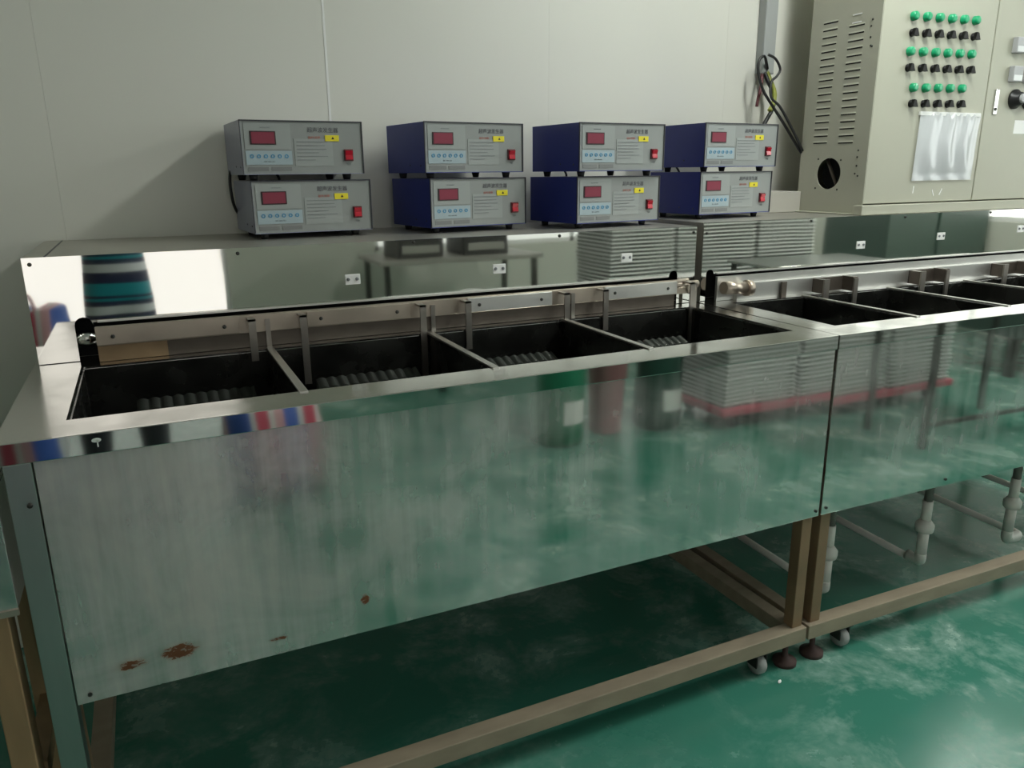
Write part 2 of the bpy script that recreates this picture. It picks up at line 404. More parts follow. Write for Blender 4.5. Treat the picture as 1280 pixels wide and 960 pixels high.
    hang(u, tb, lx, sp)
    # frame: legs, lower rails, casters
    lw = .036
    if left_leg:
        obj('leg', B((.006, pa-.0025, .002, .045, .12, .9425), bev=.0015), M_leg, u)
        obj('leg', B((.012, .046, .05, .085, .12, .94), bev=.002), M_frame, u)
    else: obj('leg', B((.018, .018+lw, .016, .052, .12, .94), bev=.002), M_frame, u)
    obj('leg', B((L-.046, L-.010, .016, .052, .12, .94), bev=.002), M_frame, u)
    for xx in ((.010, .046), (L-.046, L-.010)): obj('leg', B((xx[0], xx[1], .98, 1.02, .0, .94), bev=.002), M_frame, u)
    obj('lower_rail', B((.002, L-.003, .002, .048, .075, .12), bev=.002), M_rail, u)
    for xx in ((.006, .050), (L-.050, L-.006)): obj('cross_rail', B((xx[0], xx[1], .049, .98, .076, .119), bev=.002), M_rail, u)
    for xx in (.16, L-.155):
        caster(u, xx, .03)
    for xx in (.05, L-.05): foot(u, xx, .03)
    return u
def caster(u, x, y):
    c = obj('caster', B((x-.028, x+.028, y-.022, y+.022, .068, .0755), (x-.020, x-.016, y-.018, y+.018, .028, .07), (x+.016, x+.020, y-.018, y+.018, .028, .07)), M_screw, u)
    bm = bmesh.new(); lathe(bm, [(.010, -.015), (.026, -.014), (.030, -.008), (.030, .008), (.026, .014), (.010, .015)], (x, y, .030), 'X', 20); obj('wheel', bm, M_wheel, c)
def foot(u, x, y):
    bm = bmesh.new(); lathe(bm, [(.034, .0), (.034, .012), (.014, .022), (.008, .03), (.008, .076)], (x, y, 0), 'Z', 18); obj('levelling_foot', bm, M_pad, u)

def bolt(parent, x, y, z, r=.005, m=None):
    b_ = bmesh.new(); lathe(b_, [(r, .001), (r, -.002), (r*.5, -.004)], (x, y, z), 'Y', 10); obj('bolt', b_, m or M_screw, parent)
def hang1(u, tb, lx, sp):
    yb = sp-.034
    # bolted plates between the hangers
    for (a, b, z0, z1) in ((-.128, .186, 1.021, 1.064), (.35, .622, 1.021, 1.060), (.79, 1.055, 1.021, 1.060), (1.235, 1.50, 1.021, 1.060)):
        p = obj('bar_plate', B((lx(a), lx(b), yb-.007, yb+.001, z0, z1), bev=.0012), M_bar2 if a > .5 else M_bar, tb)
        bolt(p, lx(a)+.035, yb-.006, 1.040); bolt(p, lx(b)-.035, yb-.006, 1.040)
    for X, zb in ((.212, .955), (.335, .881), (.648, .868), (.778, .925), (1.086, .870), (1.217, .936), (1.533, .868)):
        obj('hanger', B((lx(X)-.0085, lx(X)+.0085, yb-.043, yb-.038, zb, 1.058), (lx(X)-.0085, lx(X)+.0085, yb-.043, yb+.001, 1.053, 1.058)), M_hang, tb)
    for X in (.212, .648, 1.086, 1.533):   # shorter rear hangers
        obj('rear_hanger', B((lx(X)+.035, lx(X)+.047, yb-.004, yb-.001, .93, 1.05)), M_hang, tb)
    obj('guide_strip', B((lx(-.128), lx(.02), sp-.030, sp-.020, .981, 1.0185)), M_stain, u)
    obj('guide_strip', B((lx(.02), lx(1.50), sp-.028, sp-.020, .981, 1.0185)), M_brkt, u)
    bm = bmesh.new(); lathe(bm, [(.006, -.02), (.019, -.02), (.019, .02), (.006, .02)], (lx(-.150), sp+.02, 1.030), 'X', 20); obj('guide_roller', bm, M_deck, u)
    bm = bmesh.new(); cyl(bm, (lx(1.555), sp-.045, 1.035), (lx(1.555), sp+.01, 1.035), .016); cyl(bm, (lx(1.48), sp-.025, 1.045), (lx(1.59), sp-.025, 1.045), .012); obj('drive_pin', bm, M_bar, u)
def hang2(u, tb, lx, sp):
    yb = sp-.034
    for (xa, xb) in ((2.07, 2.205), (2.535, 2.664), (2.987, 3.135)):
        br = obj('bracket', B((lx(xa)-.010, lx(xa)+.010, yb-.05, yb+.001, .985, 1.032), (lx(xb)-.010, lx(xb)+.012, yb-.05, yb+.001, .985, 1.034),
                              (lx(xa)-.01, lx(xb)+.012, yb-.004, yb+.001, .985, 1.032)), M_brkt, tb)
        obj('hanger', B((lx(xa)-.012, lx(xa)+.012, yb-.056, yb-.050, .868, 1.034)), M_hang, br)
        obj('hanger', B((lx(xb)-.009, lx(xb)+.009, yb-.056, yb-.050, .90, 1.030)), M_hang, br)
    obj('hanger', B((lx(1.915), lx(1.935), yb-.012, yb-.004, .90, 1.03)), M_brkt, tb)
    obj('guide_strip', B((lx(1.665), lx(3.66), sp-.018, sp-.008, .981, 1.060)), M_bar2, u)
    bm = bmesh.new(); cyl(bm, (lx(1.665), sp-.05, 1.028), (lx(1.76), sp-.045, 1.022), .020); cyl(bm, (lx(1.755), sp-.05, 1.022), (lx(1.775), sp-.049, 1.020), .026); obj('drive_pin', bm, M_bar, u)

U1 = tank_unit('long polished steel tank unit with four tanks and rust-spotted front panel', -.262, 1.862, 0, M_front1, 1.224,
    (-.165, 1.542), (.250, .668, 1.080), ((-.170, -.132), (1.497, 1.529)), 1.070, (1.018, 1.062, -.128, 1.545, M_bar), hang1,
    ((.483, 1.129), (.905, 1.131), (1.334, 1.139)), ((-.238, 1.209), (.203, 1.211), (.654, 1.217), (1.10, 1.215), (1.585, 1.205)),
    ((-.19, .487), (1.585, .487)), -.212, 1.49)
U2 = tank_unit('polished steel tank unit with white drain pipes, carrying the cream cabinet', 1.604, 2.10, math.radians(-1.1), M_front2, 1.234,
    (1.690, 3.62), (2.002, 2.400, 2.805, 3.21), ((1.632, 1.662),), 1.068, (.976, 1.036, 1.735, 3.66, M_bar2), hang2,
    ((2.305, 1.132), (2.714, 1.146), (3.17, 1.156)), ((1.625, 1.20), (2.063, 1.224), (2.513, 1.223), (2.976, 1.226)),
    ((1.622, .49), (2.10, .49)), None, 3.66)
# small marks on the first unit: a dried paint drip on the flange, a screw in the clad leg
bm = bmesh.new(); prism(bm, [(.147+.0075*math.cos(a*PI/6), .967+.0038*math.sin(a*PI/6)) for a in range(12)], -.003, -.0015); obj('paint_drip', bm, M_tape, U1)
obj('paint_drip', B((.1475, .1495, -.003, -.0015, .955, .967)), M_tape, U1)
bm = bmesh.new(); lathe(bm, [(.0045, .003), (.0045, -.001), (.002, -.002)], (.035, 0, .868), 'Y', 10); obj('leg_screw', bm, M_screw, U1)
# drains under the second unit
def drain(X, turn):
    x, y = X-1.604, 1.605-YD
    bm = bmesh.new(); cyl(bm, (x, y, .29), (x, y, .62), .014); d = obj('drain_stub', bm, M_pvcd, U2)
    bm = bmesh.new(); cyl(bm, (x, y, .235), (x, y, .315), .0165); lathe(bm, [(.017, .20), (.028, .203), (.030, .215), (.030, .228), (.022, .238), (.017, .245)], (x, y, 0), 'Z', 20)
    cyl(bm, (x, y, .10), (x, y, .22), .0175)
    if turn: tube(bm, [(x, y, .11), (x, y, .082), (x+.012, y, .075), (x+.055, y, .075), (x+.067, y+.01, .078), (x+.067, y+.04, .08)], .0185, samples=4)
    else: tube(bm, [(x, y, .12), (x, y, .098), (x, y+.008, .09), (x, y+.05, .09)], .0185, samples=4)
    obj('union_fitting', bm, M_pvc, d)
    bm = bmesh.new(); xo = x+.067 if turn else x
    cyl(bm, (xo, y+.03, .083), (xo, .86, .10), .0125); obj('drain_run', bm, M_pvc, d)
drain(1.845, False); drain(2.283, False); drain(2.735, True); drain(3.20, False)
bm = bmesh.new(); tube(bm, [(1.69-1.604, .03, .462), (1.80-1.604, .034, .465), (1.95-1.604, .034, .466), (2.15-1.604, .034, .468)], .008); obj('underside_pipe', bm, M_pvc, U2)

# ------------------------------------------------------------------ ultrasonic generators
GW, GH, GD, GF = .3325, .1405, .262, .0155
GM = {}
def gm(key, fn, m):
    if key not in GM:
        bm = fn(); bmesh.ops.recalc_face_normals(bm, faces=bm.faces); me = bpy.data.meshes.new(key); bm.to_mesh(me); bm.free(); me.materials.append(m); GM[key] = me
    return GM[key]
def shell():
    bm = bmesh.new(); t = .002; hw = GW/2
    box(bm, -hw, -hw+t, .0, GD, 0, GH); box(bm, hw-t, hw, .0, GD, 0, GH); box(bm, -hw+t, hw-t, .0, GD, GH-t, GH); box(bm, -hw+t, hw-t, .0, GD, 0, t); box(bm, -hw+t, hw-t, GD-t, GD, t, GH-t); return bm
def ring_():
    bm = bmesh.new(); n = 16; y0, y1 = -.0012, .0004
    for (ri, ro) in ((.0030, .0052),):
        vsr = [[bm.verts.new((r*math.cos(2*PI*i/n), y, r*math.sin(2*PI*i/n))) for i in range(n)] for r, y in ((ri, y1), (ri, y0), (ro, y0), (ro, y1))]
        for k in range(3):
            for i in range(n): bm.faces.new((vsr[k][i], vsr[k][(i+1) % n], vsr[k+1][(i+1) % n], vsr[k+1][i]))
    return bm
def foot_():
    bm = bmesh.new(); lathe(bm, [(.0095, -GF), (.013, 0.0005)], (0, 0, 0), 'Z', 16); return bm
TITLE = text_mesh('超声波发生器', .0145, M_printd); SUB = text_mesh('操作说明', .0085, M_printr)
KEYT = text_mesh('设定  启动  停止', .0042, M_print); BRAND = text_mesh('ULTRASONIC', .0045, M_print); TRI = text_mesh('▲', .009, M_black); PWR = text_mesh('电源', .006, M_print)
def generator(label, x, y, a, z, case):
    g = thing('ultrasonic_generator', label, 'generator', (x, y, z), a, 'stacked ultrasonic generators')
    P = lambda n, k, fn, m, par=g, loc=(0, 0, 0): obj(n, gm(k, fn, m), m, par, loc)
    hw = GW/2
    P('case', 'case_'+case.name, shell, case)
    P('case_edge', 'case_edge', lambda: B((-hw-.0006, hw+.0006, -.001, .004, GH-.0025, GH+.0008), (hw-.0022, hw+.0008, -.001, .004, .001, GH), (-hw-.0006, -hw+.0015, -.001, .003, .001, GH)), M_edge)
    fp = P('front_plate', 'front_plate', lambda: B((-hw+.002, hw-.002, .002, .006, .002, GH-.0025)), M_gpan)
    # display block on the left
    P('display_overlay', 'display_overlay', lambda: B((-.156, -.034, .0006, .002, .066, .132)), M_gpan2)
    d = P('display', 'display_bezel', lambda: B((-.142, -.074, -.0016, .001, .078, .113), bev=.001), M_dispb)
    P('display_window', 'display_window', lambda: B((-.138, -.078, -.0024, -.001, .081, .110)), M_disp, d)
    obj('print', BRAND, None, g, (-.10, .0002, .122))
    ks = P('key_strip', 'key_strip', lambda: B((-.156, -.034, .0004, .002, .026, .062)), M_key)
    for k in range(6):
        P('key', 'key_ring', ring_, M_ring, ks, (-.1405+k*.0183, .0004, .048))
    obj('print', KEYT, None, ks, (-.095, .0, .034))
    for (xa, xb) in ((-.153, -.099), (-.091, -.037)):
        P('rating_plate', 'rating_%.3f' % xa, lambda: B((xa, xb, .0010, .002, .009, .020)), M_plate)
    # instruction block on the right
    P('instruction_overlay', 'instr', lambda: B((-.026, .080, .0008, .002, .022, .094)), M_gpan2)
    obj('title_print', TITLE, None, g, (.055, .0012, .1165)); obj('subtitle_print', SUB, None, g, (.030, .0012, .0965))
    def lines():
        bm = bmesh.new()
        for k in range(6):
            z = .085-k*.0095; box(bm, -.020, -.020+(.086, .078, .082, .06, .085, .05)[k], -.0003, .001, z, z+.0016)
        return bm
    P('instruction_lines', 'lines', lines, M_print)
    st = P('sticker', 'sticker', lambda: B((.060, .099, -.0006, .0022, .088, .104), bev=.0004), M_yel)
    obj('sticker_mark', TRI, None, st, (.0815, -.0008, .096))
    sw = P('power_switch', 'switch_bezel', lambda: B((.111, .137, -.003, .003, .035, .067), bev=.0012), M_redd)
    def rock():
        bm = bmesh.new(); prof = [(-.003, .038), (-.0075, .039), (-.0045, .051), (-.0085, .063), (-.003, .064)]
        a_ = [bm.verts.new((.114, yy, zz)) for yy, zz in prof]; b_ = [bm.verts.new((.134, yy, zz)) for yy, zz in prof]
        bm.faces.new(a_); bm.faces.new(b_[::-1])
        for i in range(5): bm.faces.new((a_[i], a_[(i+1) % 5], b_[(i+1) % 5], b_[i]))
        return bm
    P('rocker', 'rocker', rock, M_red, sw); obj('print', PWR, None, g, (.124, .0012, .026))
    for fx in (-.135, .125):
        for fy in (.035, GD-.04): P('foot', 'rubber_foot', foot_, M_rubber, g, (fx, fy, 0))
    for (yy, zz) in ((.03, .02), (.10, .022)):
        def scr():
            bm = bmesh.new(); lathe(bm, [(.0025, -.0005), (.0025, -.0015), (.001, -.002)], (0, 0, 0), 'X', 8); return bm
        P('case_screw', 'case_screw', scr, M_screw, g, (-hw, yy, zz))
    return g
ZL1, ZL2 = 1.2237+GF, 1.2245+2*GF+GH
LVL = {'low': ZL1, 'up': ZL2}
for (lvl, x, y, a, case, lab) in (
    ('low', .442, 2.248, .06, M_blue_sheen, 'blue generator with painted-in pale sheen, bottom of the stack with the hanging cable'),
    ('up', .428, 2.256, .048, M_blue_sheen, 'blue generator with painted-in pale sheen on top of its twin, cable hanging behind'),
    ('low', .932, 2.215, .136, M_blue, 'blue generator, bottom one of the stack next to the pale-sheened stack'),
    ('up', .917, 2.204, .127, M_blue, 'blue generator, top one of the stack next to the pale-sheened stack'),
    ('low', 1.379, 2.138, .114, M_blue, 'blue generator, bottom of the middle blue stack over the unit joint'),
    ('up', 1.375, 2.118, .101, M_blue, 'blue generator, top of the middle blue stack over the unit joint'),
    ('low', 1.876, 2.170, .072, M_blue, 'blue generator, bottom of the stack beside the cream cabinet'),
    ('up', 1.884, 2.166, .068, M_blue, 'blue generator, top of the stack beside the cream cabinet')):
    dz = .0098 if x > 1.6 else 0
    generator(lab, x, y, a, LVL[lvl]+dz, case)
def cable(name, pts, r, m, lab, cat='cable', grp=None):
    bm = bmesh.new(); tube(bm, pts, r, 8); return tag(obj(name, bm, m), lab, cat, grp)
cable('power_cable', [(.30, 2.522, 1.40), (.262, 2.50, 1.408), (.250, 2.47, 1.40), (.246, 2.46, 1.36), (.252, 2.47, 1.31), (.27, 2.505, 1.28), (.30, 2.522, 1.275)], .0045, M_cable, 'black cable looping down behind the pale-sheened generators')
for i, (x, y) in enumerate(((.38, 2.50), (.86, 2.475), (1.33, 2.41), (1.83, 2.44))):
    cable('power_cable', [(x, y, 1.45), (x-.01, y+.012, 1.42), (x+.015, y+.015, 1.385), (x+.01, y+.01, 1.33)], .004, M_cable,
          ('black cable behind the pale-sheened stack, seen in the gap between boxes', 'black cable behind the blue stack next to the pale-sheened one', 'black cable behind the middle blue stack', 'black cable behind the blue stack beside the cabinet')[i])

# ------------------------------------------------------------------ control cabinet
CX, CY, CZ = 2.34, 2.04, 1.2345
CW, CD, CHT = 1.25, .313, 1.02
cab = thing('control_cabinet', 'cream steel control cabinet with green buttons on the tank unit ledge', 'cabinet', (CX, CY, CZ))
obj('cabinet_body', B((.002, CW, CD-.003, CD, .0, CHT), (CW-.003, CW, .002, CD-.003, 0, CHT), (.002, CW-.003, .002, CD-.003, CHT-.003, CHT), (.002, CW-.003, .002, CD-.003, .03, .033)), M_cab, cab)
def side_panel():
    bm = bmesh.new(); n = 40; cy, cz, r = .168, .1435, .056
    def loop(pts, x): return [bm.verts.new((x, p[0], p[1])) for p in pts]
    outer = [(0, 0), (CD, 0), (CD, CHT), (0, CHT)]; inner = [(cy+r*math.cos(2*PI*k/n), cz+r*math.sin(2*PI*k/n)) for k in range(n)]
    es = []
    for x in (0, .0025):
        o_ = loop(outer, x); i_ = loop(inner, x)
        e = [bm.edges.new((q[k], q[(k+1) % len(q)])) for q in (o_, i_) for k in range(len(q))]
        bmesh.ops.triangle_fill(bm, edges=e, use_beauty=True); es.append((o_, i_))
    for A_, B_ in zip(es[0], es[1]):
        for k in range(len(A_)): bm.faces.new((A_[k], A_[(k+1) % len(A_)], B_[(k+1) % len(B_)], B_[k]))
    return bm
sd = obj('side_panel', side_panel(), M_cab, cab)
obj('fan_cavity', B((.003, .09, .095, .245, .07, .22)), M_dark, cab) if False else None
bm = bmesh.new(); cyl(bm, (.035, .168, .1435), (.04, .168, .1435), .062, n=28); obj('fan_back', bm, M_dark, sd)
bm = bmesh.new(); d0 = Vector((.02, .168-.035, .1435-.06)); d1 = Vector((.02, .168+.035, .1435+.06)); cyl(bm, d0, d1, .006); obj('fan_strut', bm, M_brkt, sd)
def screw_mesh():
    bm = bmesh.new(); lathe(bm, [(.0036, .0005), (.0036, -.0008), (.002, -.0015)], (0, 0, 0), 'X', 10); bmesh.ops.recalc_face_normals(bm, faces=bm.faces)
    me = bpy.data.meshes.new('screw'); bm.to_mesh(me); bm.free(); me.materials.append(M_screw); return me
SC = screw_mesh()
for (Y_, Z_) in ((2.263, 1.431), (2.156, 1.426), (2.266, 1.325), (2.161, 1.321), (2.078, 1.886), (2.082, 1.866), (2.080, 1.83), (2.076, 1.803), (2.07, 1.80), (2.082, 1.458), (2.084, 1.435), (2.083, 1.405), (2.087, 1.378), (2.074, 1.37)):
    obj('screw', SC, None, sd, (0, Y_-CY, Z_-CZ))
def louvre_mesh():
    bm = bmesh.new(); h = .033
    sec = [(-.0001, .005), (-.0016, -.0005), (-.0001, -.0005)]
    a_ = [bm.verts.new((x, -h, z)) for x, z in sec]; b_ = [bm.verts.new((x, h, z)) for x, z in sec]
    bm.faces.new(a_); bm.faces.new(b_[::-1])
    for i in range(3): bm.faces.new((a_[i], a_[(i+1) % 3], b_[(i+1) % 3], b_[i]))
    k = len(bm.faces); fs = box(bm, -.0006, .0003, -h, h, -.0048, -.0004)
    for f in fs: f.material_index = 1
    me = bpy.data.meshes.new('louvre'); bm.to_mesh(me); bm.free(); me.materials.append(M_cab); me.materials.append(M_dark); return me
LV = louvre_mesh()
for k in range(18):
    z = 1.906 - k*(1.906-1.491)/17
    obj('louvre', LV, None, sd, (0, 2.262-CY, z-CZ))
    if k > 0: obj('louvre', LV, None, sd, (0, 2.143-CY, z-.003-CZ))
for zz in (1.913, 1.887): obj('tape_scrap', B((-.001, .0003, .085, .125, zz-CZ-.002, zz-CZ+.002)), M_tape, sd)
# doors and plinth
zd0 = .038
d1 = obj('door', B((.002, .583, -.0012, .012, zd0, CHT-.004), bev=.002), M_cab, cab)
d2 = obj('door', B((.589, CW-.002, -.0012, .012, zd0, CHT-.004), bev=.002), M_cab, cab)
obj('door_gap', B((.583, .589, .006, .012, zd0, CHT-.004)), M_print, cab)
obj('plinth', B((-.022, CW+.02, -.020, .02, -.0, .034), (-.022, .01, .02, CD, -.0, .004), bev=.002), M_cab, cab)
def mesh_of(bm, *ms):
    bmesh.ops.recalc_face_normals(bm, faces=bm.faces); me = bpy.data.meshes.new('part'); bm.to_mesh(me); bm.free()
    for m in ms: me.materials.append(m)
    return me
bm = bmesh.new(); lathe(bm, [(.0158, 0), (.0158, -.003), (.0148, -.004), (.0148, -.013), (.0128, -.0172), (.007, -.019)], (0, 0, 0), 'Y', 24); BTN = mesh_of(bm, M_green)
bm = bmesh.new(); lathe(bm, [(.0130, 0), (.0130, -.003), (.0115, -.004), (.0115, -.009), (.009, -.010)], (0, 0, 0), 'Y', 20)
prism(bm, [(-.0125, -.0095), (.0150, -.0115), (.0045, .0115), (-.005, .0135)], -.021, -.008); SWT = mesh_of(bm, mat('switch_black', (.004, .004, .004), .5, spec=.25))
for (z, x0_, n_) in ((1.899, 2.486, 6), (1.786, 2.486, 6), (1.669, 2.522, 5)):
    for k in range(n_):
        obj('green_button', BTN, None, d1, (x0_+k*.0636-CX, -.001, z+k*.0012-CZ))
        obj('selector_switch', SWT, None, d1, (x0_+k*.0636-CX+.002, -.001, z-.053+k*.001-CZ))
# right-hand door fittings
for (X, Z) in ((3.06, 1.835), (3.145, 1.835), (3.063, 1.734), (3.148, 1.734)):
    m_ = obj('panel_meter', B((X-CX-.028, X-CX+.028, -.022, -.001, Z-CZ-.028, Z-CZ+.028), bev=.003), M_meter, d2)
    obj('meter_face', B((X-CX-.024, X-CX+.024, -.0235, -.021, Z-CZ-.024, Z-CZ-.004)), M_meterw, m_)
for X in (3.09, 3.17):
    b_ = bmesh.new(); lathe(b_, [(.036, 0), (.036, -.008), (.026, -.014), (.024, -.03), (.016, -.033)], (X-CX, -.001, 1.646-CZ), 'Y', 24); kn = obj('rotary_knob', b_, M_black, d2)
    b_ = bmesh.new(); lathe(b_, [(.0165, -.03), (.0165, -.038), (.013, -.041)], (X-CX-.002, -.001, 1.646-CZ), 'Y', 20); obj('knob_cap', b_, M_meter, kn)
lt = obj('door_latch', B((2.972-CX, 2.995-CX, -.006, -.0005, 1.588-CZ, 1.678-CZ), bev=.002), M_chrome, d2)
b_ = bmesh.new(); lathe(b_, [(.006, -.005), (.006, -.008), (.004, -.009)], (2.983-CX, 0, 1.607-CZ), 'Y', 14); obj('latch_pin', b_, M_screw, lt)
obj('door_label', B((3.115-CX, 3.19-CX, -.0022, -.001, 1.52-CZ, 1.57-CZ)), M_tape, d2)
for (X, Z, a) in ((2.592, 1.318, .05), (2.70, 1.305, -.5), (2.742, 1.308, .5)):
    obj('tape_scrap', B((-.002, .002, -.001, .0005, -.013, .013)), M_tape, d1, (X-CX, -.0012, Z-CZ), (0, a, 0))
obj('name_plate', B((3.275-CX, 3.5-CX, -.0215, -.0195, .006, .03)), M_tape, cab)

# clear plastic pouch taped to the door
def pouch():
    bm = bmesh.new(); nx, nz = 40, 30; W0, H0 = .325, .236; g = []
    rnd = random.Random(3)
    for j in range(nz+1):
        row = []
        for i in range(nx+1):
            s, t = i/nx, j/nz
            x = -W0/2 + W0*s + (t-.5)*-.008; z = H0*(1-t)
            y = -.0065 - .013*math.sin(PI*s)**.5*math.sin(PI*min(1, t*1.1+.02))**.7
            y += .0042*math.sin(s*21+1.5*math.sin(t*4))*math.sin(PI*t)**.5*math.sin(PI*s)**.3 + .0018*math.sin(s*55+t*6)*(1-t)**3
            row.append(bm.verts.new((x, y, z)))
        g.append(row)
    for j in range(nz):
        for i in range(nx):
            f = bm.faces.new((g[j][i], g[j][i+1], g[j+1][i+1], g[j+1][i])); f.smooth = True
    return bm
M_pouch = bpy.data.materials.new('clear_pouch_film'); M_pouch.use_nodes = True
_nt = M_pouch.node_tree; _b = _nt.nodes['Principled BSDF']; _b.inputs['Base Color'].default_value = (.74, .76, .78, 1); _b.inputs['Roughness'].default_value = .16; _b.inputs['Coat Weight'].default_value = .6
_t = _nt.nodes.new('ShaderNodeBsdfTransparent'); _m = _nt.nodes.new('ShaderNodeMixShader'); _m.inputs[0].default_value = .72
_nt.links.new(_t.outputs[0], _m.inputs[1]); _nt.links.new(_b.outputs[0], _m.inputs[2]); _nt.links.new(_m.outputs[0], _nt.nodes['Material Output'].inputs['Surface'])
po = thing('document_pouch', 'clear crinkled plastic pouch hanging on the cream cabinet door', 'plastic pouch', (2.735, CY-.0012, 1.350))
obj('film', pouch(), M_pouch, po)
obj('paper', B((-.145, .145, -.0012, -.0002, .006, .222)), mat('pouch_paper', (.70, .71, .72), .7), po)
obj('tape', B((-.163, .163, -.0090, -.0001, .228, .241)), M_tape, po)

# box trunk beside the cabinet, conduit and its wires
tag(obj('cable_trunk', B((2.09, 2.3395, 2.335, 2.526, 1.234, 1.312), bev=.002), M_trunk), 'beige box trunk on the ledge against the cabinet side', 'cable trunk')
cd = thing('wall_conduit', 'grey-white flat conduit running down the wall beside the cabinet', 'conduit', (2.268, 2.505, 1.755))
obj('duct', B((-.029, .029, -.018, .024, 0, 1.145), bev=.004), M_conduit, cd)
obj('duct_cap', B((-.028, .028, -.017, .0, -.003, .004)), M_print, cd)
cable('looped_cable', [(2.262, 2.485, 1.77), (2.225, 2.465, 1.81), (2.196, 2.46, 1.795), (2.19, 2.455, 1.75), (2.21, 2.445, 1.69), (2.235, 2.43, 1.645), (2.28, 2.40, 1.57), (2.325, 2.37, 1.49), (2.341, 2.352, 1.455)], .0055, M_cable, 'black cable looping out of the conduit and into the cabinet')
cable('looped_cable', [(2.225, 2.446, 1.815), (2.255, 2.438, 1.80), (2.278, 2.434, 1.765), (2.262, 2.432, 1.738), (2.235, 2.43, 1.715), (2.228, 2.416, 1.66), (2.258, 2.398, 1.625), (2.298, 2.372, 1.55), (2.3395, 2.345, 1.462)], .005, M_cable, 'second black cable, curling under the conduit end toward the cabinet')
cable('earth_wire', [(2.268, 2.495, 1.76), (2.275, 2.475, 1.72), (2.285, 2.462, 1.68), (2.275, 2.455, 1.64), (2.255, 2.45, 1.615)], .009, M_ygr, 'yellow-green wire bundle hanging from the conduit')
cable('taped_cable', [(2.255, 2.495, 1.76), (2.262, 2.478, 1.725), (2.288, 2.465, 1.67), (2.272, 2.455, 1.62), (2.24, 2.45, 1.575), (2.215, 2.45, 1.53), (2.19, 2.455, 1.47)], .008, M_cable, 'thick black taped cable hanging from the conduit behind the generator')
cable('lead_wire', [(2.246, 2.495, 1.755), (2.226, 2.475, 1.70), (2.212, 2.470, 1.66), (2.206, 2.468, 1.63)], .006, M_maroon, 'short maroon wire end hanging below the conduit')

# ------------------------------------------------------------------ neighbour bench at the left, floor scraps
nb = thing('side_bench', 'low steel-clad bench on tan wooden legs beside the long tank unit', 'bench', (-.272, 1.424, 0))
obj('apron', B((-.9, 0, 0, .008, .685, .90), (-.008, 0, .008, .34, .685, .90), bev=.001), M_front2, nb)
obj('bench_top', B((-.9, 0, -.001, .34, .90, .912), bev=.002), M_deck, nb)
obj('edge_strip', B((-.9, .001, -.004, .004, .676, .687)), M_bar, nb)
M_wood = mat('tan_leg_paint', (.30, .195, .10), .55, var=.3, vscale=10, stretch=(3, 3, .6))
for (a, y0_) in ((-.058, .004), (-.058, .28), (-.88, .004), (-.88, .28)): obj('leg', B((a, a+.040, y0_, y0_+.055, 0, .69), bev=.002), M_wood, nb)
obj('stretcher', B((-.835, -.05, .012, .044, .30, .34)), M_wood, nb); obj('stretcher', B((-.045, -.012, .05, .29, .30, .34)), M_wood, nb)
obj('top_rail', B((-.88, -.055, .006, .046, .635, .68)), M_wood, nb)
b_ = bmesh.new(); bmesh.ops.create_icosphere(b_, subdivisions=1, radius=.006); bmesh.ops.scale(b_, vec=(1.6, .8, .6), verts=b_.verts)
tag(obj('paper_scrap', b_, M_tape, None, (1.472, 1.39, .0030), (0, 0, .5)), 'tiny crumpled white paper scrap on the green floor', 'scrap')

# ------------------------------------------------------------------ what stands behind the camera and shows in the steel
def rounded_drum(name, label, x, y, r, h, m, capm, lid, label_m=None, grp=None):
    t = thing(name, label, 'drum' if 'drum' in name else 'bucket', (x, y, 0), 0, grp)
    bm = bmesh.new(); lathe(bm, [(r*.9, 0), (r, .02), (r, h*.3), (r*.985, h*.31), (r, h*.32), (r, h*.86), (r*.8, h*.95), (r*.62, h)], (0, 0, 0), 'Z', 28); obj('drum_body', bm, m, t)
    bm = bmesh.new(); lathe(bm, [(r*.66, h), (r*.66, h+.03), (r*.6, h+.036)], (0, 0, 0), 'Z', 24); obj('cap', bm, capm, t)
    if label_m:
        bm = bmesh.new(); n = 8; rows = []
        for z in (h*.20, h*.42): rows.append([bm.verts.new(((r+.002)*math.sin(.2+(k/n-.5)*1.1), (r+.002)*math.cos(.2+(k/n-.5)*1.1), z)) for k in range(n+1)])
        for k in range(n): bm.faces.new((rows[0][k], rows[0][k+1], rows[1][k+1], rows[1][k]))
        obj('paper_label', bm, label_m, t)
    return t
M_dg = mat('drum_green', (.02, .22, .12), .4); M_pk = mat('bucket_pink', (.62, .25, .28), .45); M_dk = mat('drum_dark_green', (.02, .075, .055), .4); M_lime = mat('lime_cap', (.30, .55, .12), .4)
rounded_drum('chemical_drum', 'green plastic drum with white paper label on the floor', 1.88, -.58, .125, .62, M_dg, M_white, None, M_tape)
rounded_drum('chemical_drum', 'dark green plastic drum with lime cap on the floor', 2.50, -.58, .125, .58, M_dk, M_lime, None, M_tape)
t = thing('bucket', 'tall pink plastic bucket between the green drums', 'bucket', (2.19, -.62, 0))
bm = bmesh.new(); lathe(bm, [(.085, 0), (.09, .01), (.115, .56), (.122, .565), (.122, .58), (.108, .58), (.085, .03)], (0, 0, 0), 'Z', 28); obj('bucket_body', bm, M_pk, t)
bm = bmesh.new(); tube(bm, [(-.118, 0, .55), (-.09, -.06, .60), (0, -.09, .63), (.09, -.06, .60), (.118, 0, .55)], .005); obj('bucket_handle', bm, M_white, t)
